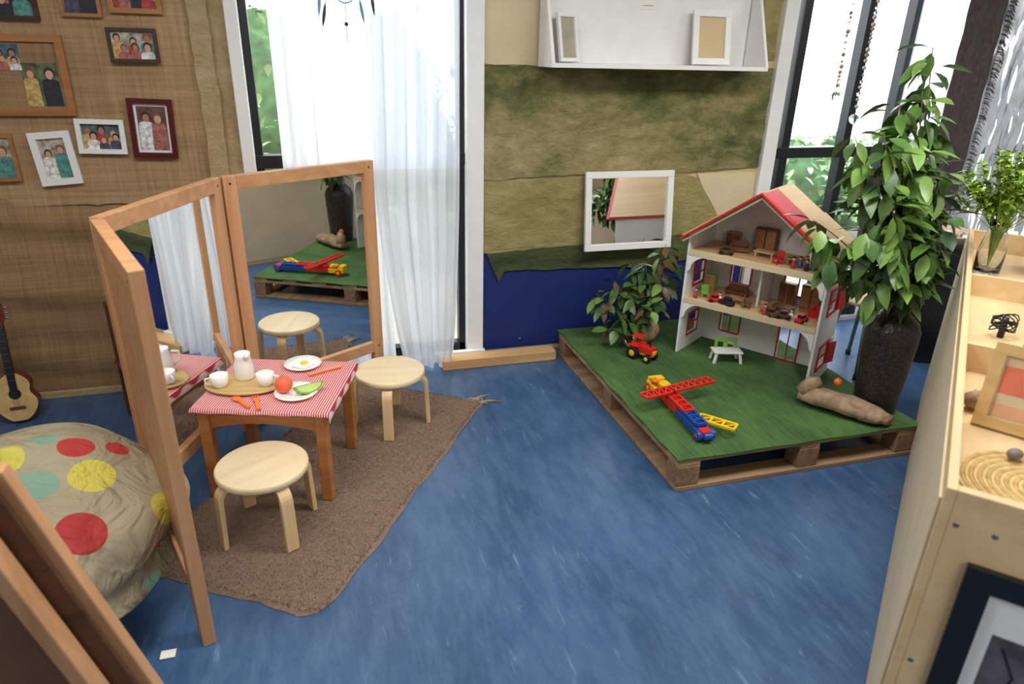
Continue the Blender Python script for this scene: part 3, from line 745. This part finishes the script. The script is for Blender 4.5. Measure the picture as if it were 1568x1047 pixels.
def tsofa(x,y,z,m,r=0,w=.06):
    Q=Matrix.Translation((x,y,z))@Matrix.Rotation(R(r),4,'Z')
    o.b2((-w,-.022,.006),(w,.022,.024),m,M=Q);o.b2((-w,.012,.024),(w,.024,.055),m,M=Q);o.b2((-w-.008,-.022,0),(-w,.024,.038),m,M=Q);o.b2((w,-.022,0),(w+.008,.024,.038),m,M=Q)
def tcup(x,y,z,m,w=.04,h=.08,r=0):
    Q=Matrix.Translation((x,y,z))@Matrix.Rotation(R(r),4,'Z')
    o.b2((-w,-.018,0),(w,.018,h),m,M=Q)
    for sx in(-1,1):o.b2((sx*w*.5-w*.42,-.021,.006),(sx*w*.5+w*.42,-.018,h-.006),m_fw2 if m is m_fw else m_fw,M=Q)
def tfig(x,y,z,ms):
    o.lathe([(.010,0),(.013,.012),(.008,.032),(.004,.036)],ms,c=(x,y,z),seg=10);o.sph((x,y,z+.043),.009,m_skin,8,6);o.sph((x,y+.002,z+.047),.0088,m_hair,8,6)
def tcar(x,y,z,m,r=0):
    Q=Matrix.Translation((x,y,z))@Matrix.Rotation(R(r),4,'Z')
    o.b2((-.035,-.016,.008),(.035,.016,.024),m,M=Q);o.b2((-.018,-.014,.024),(.015,.014,.038),m_blackcloth,M=Q);o.b2((-.020,-.015,.038),(.017,.015,.041),m,M=Q)
    for a in(-.022,.022):
        for c in(-.017,.017):o.cyl(Q@Vector((a,c-.003,.010)),Q@Vector((a,c+.003,.010)),.010,m_black,seg=12)
z=s2+.0062
tcup(.12,.25,z,m_fw,.035,.07);tcup(.28,.27,z,m_fw2,.055,.11);ttable(.33,.14,z,m_tanwall,.05,.03);tsofa(.20,.14,z,m_fw2,20,.04);ttable(.50,.10,z,m_fw,.05,.035);tchair(.42,.06,z,m_red,-30);tcar(.17,.05,z,m_dkwood,20)
for i in range(7):tfig(.50+.020*i,.04+.03*(i%3),z,shirts[i%6])
z=s1+.0062
tcup(.05,.20,z,m_grn,.03,.09);tchair(.08,.07,z,m_grn,30);tsofa(.19,.22,z,m_fw2,0,.05);ttable(.24,.10,z,m_fw,.045,.03);tchair(.31,.06,z,m_fw2,100);tcup(.43,.27,z,m_fw,.04,.11);tcup(.55,.27,z,m_fw2,.05,.12);ttable(.47,.12,z,m_fw2,.05,.035);tchair(.40,.05,z,m_fw,180);tsofa(.60,.19,z,m_red,-90,.04)
tcar(.15,.04,z,m_redp,35);tcar(.22,.035,z,m_blackcloth,-20);tcar(.50,.04,z,m_dkwood,15);tcar(.58,.05,z,m_redp,80);tcar(.44,.03,z,m_fw2,-40)
for i in range(5):tfig(.05+.12*i,.03+.02*(i%3),z,shirts[(i*2)%6])
o.done(.001)

o=B('toy_garden_table',(1.99,2.80,ZP),-15)
o.b2((-.075,-.04,.055),(.075,.04,.065),m_white)
for a in(-1,1):
    for c in(-1,1):o.bar((a*.06,c*.03,.056),(a*.07,c*.036,0),.014,.014,m_white)
for a in(-.05,.05):o.b2((a-.008,.028,.065),(a+.008,.038,.115),m_grn)
o.b2((-.058,.027,.098),(.058,.039,.118),m_grn);o.b2((-.012,.028,.065),(.012,.038,.10),m_grn)
o.done(.003)
o=B('toy_tractor',(1.58,2.93,ZP),-60)
o.box((.02,0,.06),(.09,.045,.035),m_redp);o.box((-.035,0,.065),(.05,.05,.05),m_redp);o.box((-.035,0,.10),(.045,.046,.03),m_clear);o.box((-.035,0,.118),(.055,.054,.008),m_redp)
o.cyl((.04,0,.075),(.04,0,.105),.005,m_black);o.box((.068,0,.05),(.008,.03,.02),m_yel);o.box((.0,0,.035),(.12,.03,.02),m_yel)
for x,r,y in((-.04,.034,.036),(.045,.023,.032)):
    for sy in(-1,1):
        o.cyl((x,sy*y-.011,r),(x,sy*y+.011,r),r,m_black,seg=22);o.cyl((x,sy*y-.012,r),(x,sy*y+.012,r),r*.5,m_yel,seg=14)
for sy in(-1,1):o.box((-.04,sy*.036,.074),(.06,.02,.006),m_redp)
o.tube([(-.07,0,.04),(-.10,0,.045),(-.12,0,.07)],.004,m_metal,6)
o.done(.003)
def ladder(b,p,q,w,m,n,zt=.012):
    p=Vector(p);q=Vector(q);d=(q-p).normalized();s=Vector((-d.y,d.x,0))*w/2
    b.bar(p+s,q+s,.010,zt,m);b.bar(p-s,q-s,.010,zt,m)
    for i in range(n+1):
        c=p.lerp(q,i/n);b.bar(c-s,c+s,.009,zt*.95,m)
        if i<n: b.bar(c-s,p.lerp(q,(i+1)/n)+s,.005,zt*.6,m)
o=B('construction_toy_plane',(0,0,ZP))
ladder(o,(1.478,2.60,.035),(1.474,2.50,.035),.075,m_yel,2,.03);o.box((1.478,2.585,.058),(.07,.04,.018),m_yel);o.box((1.485,2.52,.058),(.05,.05,.016),m_yel);o.box((1.45,2.55,.07),(.03,.04,.01),m_org)
ladder(o,(1.472,2.50,.035),(1.468,2.32,.035),.055,m_redp,4,.03);ladder(o,(1.470,2.48,.062),(1.466,2.26,.062),.048,m_redp,5,.014)
ladder(o,(1.468,2.32,.03),(1.462,2.12,.03),.055,m_blue,4,.03);ladder(o,(1.467,2.26,.056),(1.463,2.15,.056),.045,m_blue,3,.014)
ladder(o,(1.32,2.40,.078),(1.46,2.43,.078),.05,m_redp,4);ladder(o,(1.48,2.435,.078),(1.70,2.48,.078),.05,m_redp,6)
ladder(o,(1.50,2.23,.045),(1.60,2.11,.045),.05,m_yel,3)
for (x,y,m) in((1.432,2.12,m_blue),(1.494,2.12,m_blue),(1.437,2.57,m_redp),(1.515,2.57,m_redp)):
    o.cyl((x-.009,y,.024),(x+.009,y,.024),.023,m,seg=24);o.cyl((x-.011,y,.024),(x+.011,y,.024),.010,m_redp if m is m_blue else m_yel,seg=14)
o.box((1.463,2.12,.035),(.044,.04,.028),m_redp);o.cyl((1.445,2.095,.03),(1.482,2.095,.03),.016,m_blue)
o.done(.0015)
m_bark=mat('bark',C(156,130,104),.9,var=.35,scale=25,bmp=.9,bscale=40)
o=B('bark_log',(0,0,ZP))
P=[(2.07,2.33,.038),(2.12,2.26,.050),(2.19,2.17,.048),(2.25,2.09,.040),(2.30,2.02,.030)]
pts=[];rs=[]
for i in range(15):
    tt=i/14*4;k=min(3,int(tt));fr=tt-k
    q=Vector(P[k]).lerp(Vector(P[k+1]),fr);pts.append(q+Vector((random.uniform(-.006,.006),random.uniform(-.006,.006),random.uniform(-.004,.004))))
    rr=[.036,.066,.066,.058,.034];rs.append((rr[k]*(1-fr)+rr[k+1]*fr)*random.uniform(.92,1.1))
o.tube(pts,rs,m_bark,7,flat=.66);o.tube([(2.08,2.31,.05),(2.11,2.30,.10),(2.14,2.28,.118)],[.040,.034,.020],m_bark,7)
o.done()
o=B('orange_ball',(2.215,2.26,ZP+.112));o.sph((0,0,0),.018,m_org);o.tube([(0,0,.016),(0,0,.022)],.004,m_org,6);o.done()
o=B('red_ball',(2.50,2.06,.022));o.sph((0,0,0),.022,m_redp);o.tube([(0,0,.02),(0,0,.026)],.004,m_redp,6);o.done()

# ---------------------------------------------------------------- plants
def branchplant(name,base,tips,lmats,ln,lw,step,stemr=.006,pot=None,droop=.5,per=2,t0=.28):
    b=B(name,base);
    if pot:pot(b)
    for tip in tips:
        tp=Vector(tip)-Vector(base);mid=tp*.5+Vector((0,0,.06))+Vector((random.uniform(-.03,.03),random.uniform(-.03,.03),0))
        P=[]
        for i in range(13):
            t=i/12;P.append(mid*2*t*(1-t)+tp*t*t)
        b.tube(P,[stemr*(1-.75*i/12) for i in range(13)],m_stem,6)
        n=int(tp.length/step)
        for i in range(n):
            t=t0+(1-t0)*i/max(1,n-1)
            p=mid*2*t*(1-t)+tp*t*t
            for k in range(per):
                a=random.uniform(0,6.28)
                d=Vector((math.cos(a),math.sin(a),random.uniform(-1.6,.35)*droop*2))
                q=p+d.normalized()*random.uniform(.005,.05)
                b.leaf(q,d,(random.uniform(-.4,.4),random.uniform(-.4,.4),1),ln*random.uniform(.7,1.15),lw*random.uniform(.8,1.15),random.choice(lmats),random.uniform(.1,.4))
    return b.done()
m_vase,nt,b=newmat('dark_textured_vase');b.inputs['Roughness'].default_value=.35
vor=nt.nodes.new('ShaderNodeTexVoronoi');vor.inputs['Scale'].default_value=70;L(nt,coords(nt),vor.inputs['Vector'])
L(nt,ramp(nt,vor.outputs['Distance'],[(0,C(74,62,54)),(.6,C(42,36,33))]),b.inputs['Base Color']);bump(nt,b,vor.outputs['Distance'],.5,.004)
VB=(2.375,2.19,ZP)
o=B('tall_dark_vase',VB)
o.lathe([(0,0),(.082,0),(.088,.01),(.098,.15),(.110,.33),(.111,.38),(.098,.42),(.068,.447),(.052,.462),(.048,.515),(.056,.54),(.05,.54),(.04,.515),(.044,.467),(0,.44)],m_vase,seg=40);o.done()
tips=[(2.44,2.40,1.66),(2.38,2.34,1.50),(2.04,2.28,1.34),(1.90,2.25,1.02),(2.52,2.28,1.06),(2.50,2.32,1.34),(2.12,2.10,1.10),(2.22,2.28,1.46),(2.16,2.06,.90),(2.44,2.12,.92),(2.12,2.3,1.22),(2.28,2.14,1.22),(2.42,2.2,1.22),(1.98,2.2,.88),(2.30,2.05,.95),(2.20,2.2,1.02),(2.40,2.1,1.05),(2.30,2.25,1.36),(2.10,2.2,1.36),(2.08,2.15,1.0)]
branchplant('leafy_branches',(2.375,2.19,ZP+.47),tips,[m_leaf,m_leaf,m_leaf2,m_leaf2,m_leafd],.125,.054,.033,.006,droop=.62,per=2)
def burlap(b):
    b.sph((0,0,.075),(.075,.075,.075),m_bark,18,10,jit=.06)
tips2=[(1.50,3.18,.50),(1.60,3.12,.42),(1.50,3.10,.34),(1.70,3.24,.58),(1.84,3.28,.66),(1.64,3.3,.56),(1.78,3.18,.5),(1.42,3.22,.42),(1.92,3.33,.6),(1.66,3.05,.4),(1.45,3.1,.26),(1.55,3.25,.46)]
branchplant('potted_rubber_plant',(1.69,3.14,ZP),tips2,[m_leafd,m_leaf,m_leafd,m_leaf2,m_leafr],.095,.045,.040,.005,pot=burlap,droop=.4,t0=.45)

# ---------------------------------------------------------------- cabinet
A0=Vector((1.05,.77,0));ang=math.degrees(math.atan2(.66,.75))
o=B('toy_storage_cabinet',A0,ang)
m_back=mat('cabinet_back_board',C(214,196,164),.7,var=.06,scale=5)
Lc,Dc=2.49,.42
o.b2((0,-.018,0),(Lc,0,.90),m_ply)
o.b2((.03,.0,.03),(Lc-.03,.005,.86),m_back)
o.b2((0,-Dc,0),(.022,-.018,.90),m_ply);o.b2((Lc-.022,-Dc,0),(Lc,-.018,.90),m_ply)
o.b2((.022,-Dc,.79),(Lc-.022,-.018,.81),m_ply);o.b2((.022,-Dc,.40),(Lc-.022,-.018,.42),m_ply);o.b2((.022,-Dc,.04),(Lc-.022,-.018,.06),m_ply)
for x in(.86,1.66):o.b2((x,-Dc,.06),(x+.022,-.018,.89),m_ply)
o.b2((.022,-Dc,.81),(Lc-.022,-Dc+.02,.86),m_ply)
for z in(.83,.5):
    for y in(-.03,-.09):o.cyl((-.001,y,z),(.003,y,z),.006,m_metal)
o.done(.003)
rotC=Matrix.Rotation(R(ang),4,'Z')
def cp(s,w,z):return A0+rotC@Vector((s,-w,0))+Vector((0,0,z))
m_sk=mat('charcoal_sketch',C(90,86,96),.6,var=.6,scale=14)
o=B('framed_sketch',cp(-.018,.245,.575),ang+ -90)
Mz=Mx@Matrix.Translation((0,0,-.016))
for lo,hi in(((-.18,-.19),(.18,-.145)),((-.18,.145),(.18,.19)),((-.18,-.145),(-.135,.145)),((.135,-.145),(.18,.145))):
    o.b2((lo[0],lo[1],0),(hi[0],hi[1],.015),m_black,M=Mz)
o.b2((-.14,-.15,.001),(.14,.15,.006),m_white,M=Mz);o.b2((-.11,-.12,.006),(.11,.06,.0075),m_sk,M=Mz)
for k in range(6):o.tube([Mz@Vector((-.06+.02*k,.085,.008)),Mz@Vector((-.05+.02*k,.10,.008))],.0015,m_black,5)
for k in range(5):o.tube([Mz@Vector((-.08+.04*k,-.1,.009)),Mz@Vector((-.06+.035*k,-.02,.009)),Mz@Vector((-.09+.04*k,.04,.009))],.002,m_black,5)
o.done(.002)
q=cp(.50,.17,.812)
o=lean('sunset_picture_frame',q.x,q.y,.812,.24,.20,m_gold,.026,mat('sand_picture',C(214,196,160),.6),ang-90-8,-14)
o.b2((-.09,.085,.008),(.09,.15,.0085),mat('coral_paint',C(220,120,92),.6,var=.2),M=Mx);o.b2((-.09,.03,.008),(.09,.06,.0085),mat('peach_paint',C(224,170,130),.6),M=Mx)
o.done(.002)
o=B('woven_straw_mat',cp(.25,.19,.8115));m_straw=mat('straw',C(186,154,94),.9,var=.25,scale=50,bmp=.5);m_straw2=mat('straw_pale',C(206,178,120),.9,var=.2,scale=50)
for k in range(21):o.lathe([(.0078*k,.0),(.0078*k+.0015,.004),(.0078*k+.0065,.004),(.0078*k+.0078,0)],m_straw if k%2 else m_straw2,seg=48)
o.done()
o=B('pebble',cp(.36,.13,.830));o.sph((0,0,0),(.018,.014,.012),mat('pebble_grey',C(120,110,104),.6));o.sph((.012,.004,-.002),(.008,.008,.008),m_metal,10,6);o.done()
o=B('brown_stone',cp(.60,.055,.836));o.sph((0,0,0),(.035,.024,.024),m_bark,12,8,jit=.12);o.done()
o=B('wire_spool',cp(1.22,.12,.812))
for k in range(9):o.tube([(.038*math.cos(a*.5),.032*math.sin(a*.5),.03+.004*k+.010*math.sin(a+k)) for a in range(14)],.002,m_black,5)
o.cyl((0,0,0),(0,0,.065),.010,m_black);o.done()
o=B('green_picture_frame',cp(1.05,.27,.812),ang-80)
m_gg=mat('green_frame',C(90,120,84),.4)
for lo,hi in(((-.11,0),(.11,.02)),((-.11,.16),(.11,.18)),((-.11,.02),(-.09,.16)),((.09,.02),(.11,.16))):o.b2((lo[0],lo[1],0),(hi[0],hi[1],.012),m_gg,M=Mx)
o.b2((-.10,.01,.002),(.10,.17,.006),m_felt2,M=Mx);o.done(.002)
o=B('glass_flower_vase',cp(2.02,.08,.812))
o.lathe([(0,0),(.04,0),(.048,.01),(.05,.10),(.038,.16),(.032,.19),(.04,.22),(.037,.22),(.029,.19),(.035,.16),(.046,.1),(.043,.015),(0,.012)],m_clear,seg=28);o.done()
b=B('leafy_posy',cp(2.02,.08,.83))
for i in range(56):
    a=random.uniform(0,6.28);rr=random.uniform(.02,.20);h=random.uniform(.28,.48)
    P=[Vector((0,0,0)),Vector((rr*.12*math.cos(a),rr*.12*math.sin(a),.16)),Vector((rr*math.cos(a),rr*math.sin(a),h))]
    b.tube(P,.0016,m_leafy,5)
    for k in range(30):
        q=P[1].lerp(P[2],.4+.6*random.random()**.6);d=Vector((random.uniform(-1,1),random.uniform(-1,1),random.uniform(-.3,.9)))
        b.leaf(q,d,(0,0,1),.032,.018,random.choice([m_leafy,m_leaf2,m_leafy]))
b.done()
o=B('blue_box',cp(2.2,.3,.812),ang+10);o.box((0,0,.05),(.14,.09,.10),mat('pale_blue',C(160,176,196),.5));o.box((0,0,.105),(.15,.10,.015),m_white);o.done(.003)

# ---------------------------------------------------------------- round table, stool, etc.
o=B('round_black_table',(3.42,2.97,0))
o.lathe([(0,0),(.20,0),(.21,.3),(.205,.66),(.215,.68),(.215,.70),(0,.70)],m_blackcloth,seg=40);o.done()
o=B('wicker_tray',(3.38,2.93,.701));m_wk=mat('light_wicker',C(206,186,158),.8,var=.25,scale=60,bmp=.6)
o.lathe([(0,0),(.15,0),(.17,.04),(.175,.045),(.16,.045),(.145,.012),(0,.012)],m_wk,seg=36)
for k in range(14):o.sph((random.uniform(-.09,.09),random.uniform(-.09,.09),.026),.014,random.choice([m_wk,m_ceram,m_metal]),10,6)
o.done()
o=B('metal_leg_stool',(2.87,2.86,0),10)
o.lathe([(0,.40),(.155,.40),(.16,.41),(.155,.42),(0,.42)],m_ply,seg=36)
for k in range(4):
    a=R(45+90*k);o.cyl((.10*math.cos(a),.10*math.sin(a),.40),(.19*math.cos(a),.19*math.sin(a),.0),.011,m_metal);o.cyl((.188*math.cos(a),.188*math.sin(a),.03),(.192*math.cos(a),.192*math.sin(a),.0),.015,m_black)
o.done()

m_dkf=mat('dark_woven_drape',C(74,64,64),.95,var=.35,scale=30,bmp=.8,bscale=60,stretch=(4,4,1))
o=B('dark_fringed_drape');n=24;vs=[]
for j in range(41):
    z=2.55-1.75*j/40
    for i in range(n+1):
        s=i/n;vs.append((3.45+.27*s,3.22+.012*math.sin(s*14)+.003*math.sin(j*1.3),z))
o.add(vs,[(j*(n+1)+i,j*(n+1)+i+1,(j+1)*(n+1)+i+1,(j+1)*(n+1)+i) for j in range(40) for i in range(n)],m_dkf,True)
for i in range(320):
    z=random.uniform(.8,2.5);u=3.72
    o.tube([(u,3.22,z),(u+.02,3.21,z-.004),(u+random.uniform(.03,.055),3.21,z-.02)],.0016,m_dkf,4)
for i in range(40):
    u=3.46+.26*random.random();o.tube([(u,3.22,.81),(u+random.uniform(-.02,.02),3.22,random.uniform(.74,.78))],.002,m_dkf,4)
o.cyl((3.4,3.22,2.555),(3.8,3.22,2.555),.01,m_black);o.done()
m_silver=mat('silver_mylar',C(232,234,238),.3,metal=.4,var=.06)
o=B('silver_strip_curtain')
for i in range(130):
    u=3.80+1.05*random.random();vv=3.38+random.uniform(-.04,.04);w=random.uniform(.008,.02)
    ph=random.uniform(0,6);top=2.5;bot=random.uniform(.5,.9);vs=[];k=22
    for j in range(k+1):
        z=top+(bot-top)*j/k;x=u+.02*math.sin(j*.7+ph)+.01*math.sin(j*2+ph);a=math.sin(j*.9+ph)*.8
        vs+=[(x-w*math.cos(a),vv-w*math.sin(a),z),(x+w*math.cos(a),vv+w*math.sin(a),z)]
    o.add(vs,[(2*j,2*j+1,2*j+3,2*j+2) for j in range(k)],m_silver,True)
o.cyl((3.8,3.38,2.51),(4.88,3.38,2.51),.01,m_black);o.done()
curtain('sheer_curtain',3.36,3.85,3.38,3.85,3.44,.05,2.42,4,m_sheer2,.012)
m_bead=mat('pearl_bead',C(176,156,140),.25,var=.35)
def beads(u,v,z0,z1):
    b=B('hanging_bead_string',(u,v,0));b.cyl((0,0,z0),(0,0,2.45),.0014,m_metal,seg=5)
    z=z1
    while z>z0+.05:
        b.sph((random.uniform(-.003,.003),0,z),random.uniform(.007,.013),random.choice([m_bead,m_bead,m_clear,m_bark]),10,6);z-=random.uniform(.02,.04)
    b.sph((0,0,z0),.028,m_clear,18,12);b.done()
beads(2.86,3.40,1.42,2.4);beads(3.0,3.38,1.30,2.4)
o=B('feather_mobile',(.20,3.25,.04))
m_fe=mat('feather_grey',C(110,150,160),.7,var=.4);mr=mat('mobile_ring',C(120,190,200),.5)
o.tube([(.04*math.cos(a*.3),0,1.78+.04*math.sin(a*.3)) for a in range(22)],.003,mr,6);o.cyl((0,0,1.82),(0,0,2.52),.001,m_metal,seg=5)
o.cyl((0,0,1.74),(0,0,1.60),.001,m_metal,seg=5);o.sph((0,0,1.66),.008,m_black,8,6)
for k,(x,z) in enumerate([(-.10,1.78),(-.08,1.74),(.06,1.76),(.11,1.79)]):
    o.cyl((x,0,z),(x*.3,0,1.83),.0008,m_metal,seg=4);o.leaf((x,0,z),(random.uniform(-.3,.3),0,-1),(0,1,0),.10,.014,[m_fe,m_black,m_fe,m_black][k])
o.done()
o=B('red_pinboard');o.b2((3.0,-2.59,1.3),(3.75,-2.565,2.1),mat('red_board',C(200,80,72),.8));o.b2((2.98,-2.59,1.28),(3.77,-2.57,1.3),m_plank);o.done()
o=B('cream_pinboard');o.b2((3.85,-2.59,1.3),(4.9,-2.565,2.1),m_tanwall);o.b2((3.83,-2.59,1.28),(4.92,-2.57,1.3),m_plank);o.done()

# ---------------------------------------------------------------- lights
def fill_panel(u,v,power,sx=1.4,sy=.6):  # added overhead fill panels, out of view, that brighten the interior
    b=B('added_fill_light',(u,v,2.575));b.box((0,0,.010),(sx+.06,sy+.06,.025),m_white)
    b.box((0,0,-.004),(sx,sy,.006),emis('fill_diffuser_%d'%int(u*10+v*100),(1,.98,.95,1),1.5));ob=b.done(.003)
    ld=bpy.data.lights.new('fill_lamp','AREA');ld.shape='RECTANGLE';ld.size=sx;ld.size_y=sy;ld.energy=power;ld.color=(1,.985,.96)
    lo=bpy.data.objects.new('fill_lamp',ld);bpy.context.collection.objects.link(lo);lo.parent=ob;lo.location=(0,0,-.02)
fill_panel(-.6,1.5,32);fill_panel(1.7,1.5,40);fill_panel(3.8,1.4,32);fill_panel(.6,-1.4,30)
W=bpy.data.worlds.new('World');bpy.context.scene.world=W;W.use_nodes=True
bg=W.node_tree.nodes['Background'];bg.inputs[0].default_value=(.88,.94,1,1);bg.inputs[1].default_value=5.6

# ---------------------------------------------------------------- camera
cam=bpy.data.cameras.new('camera');cam.lens=24;cam.sensor_width=36;cam.clip_start=.05
cam.dof.use_dof=True;cam.dof.focus_distance=3.0;cam.dof.aperture_fstop=2.8
co=bpy.data.objects.new('camera',cam);bpy.context.collection.objects.link(co)
r=Vector((.96118,-.27506,.02194));u=Vector((.08751,.37927,.92114));f=Vector((.26169,.88346,-.38861))
Mc=Matrix((r,u,-f)).transposed().to_4x4();Mc.translation=(0,0,1.6);co.matrix_world=Mc
bpy.context.scene.camera=co
bpy.context.scene.view_settings.view_transform='Standard'
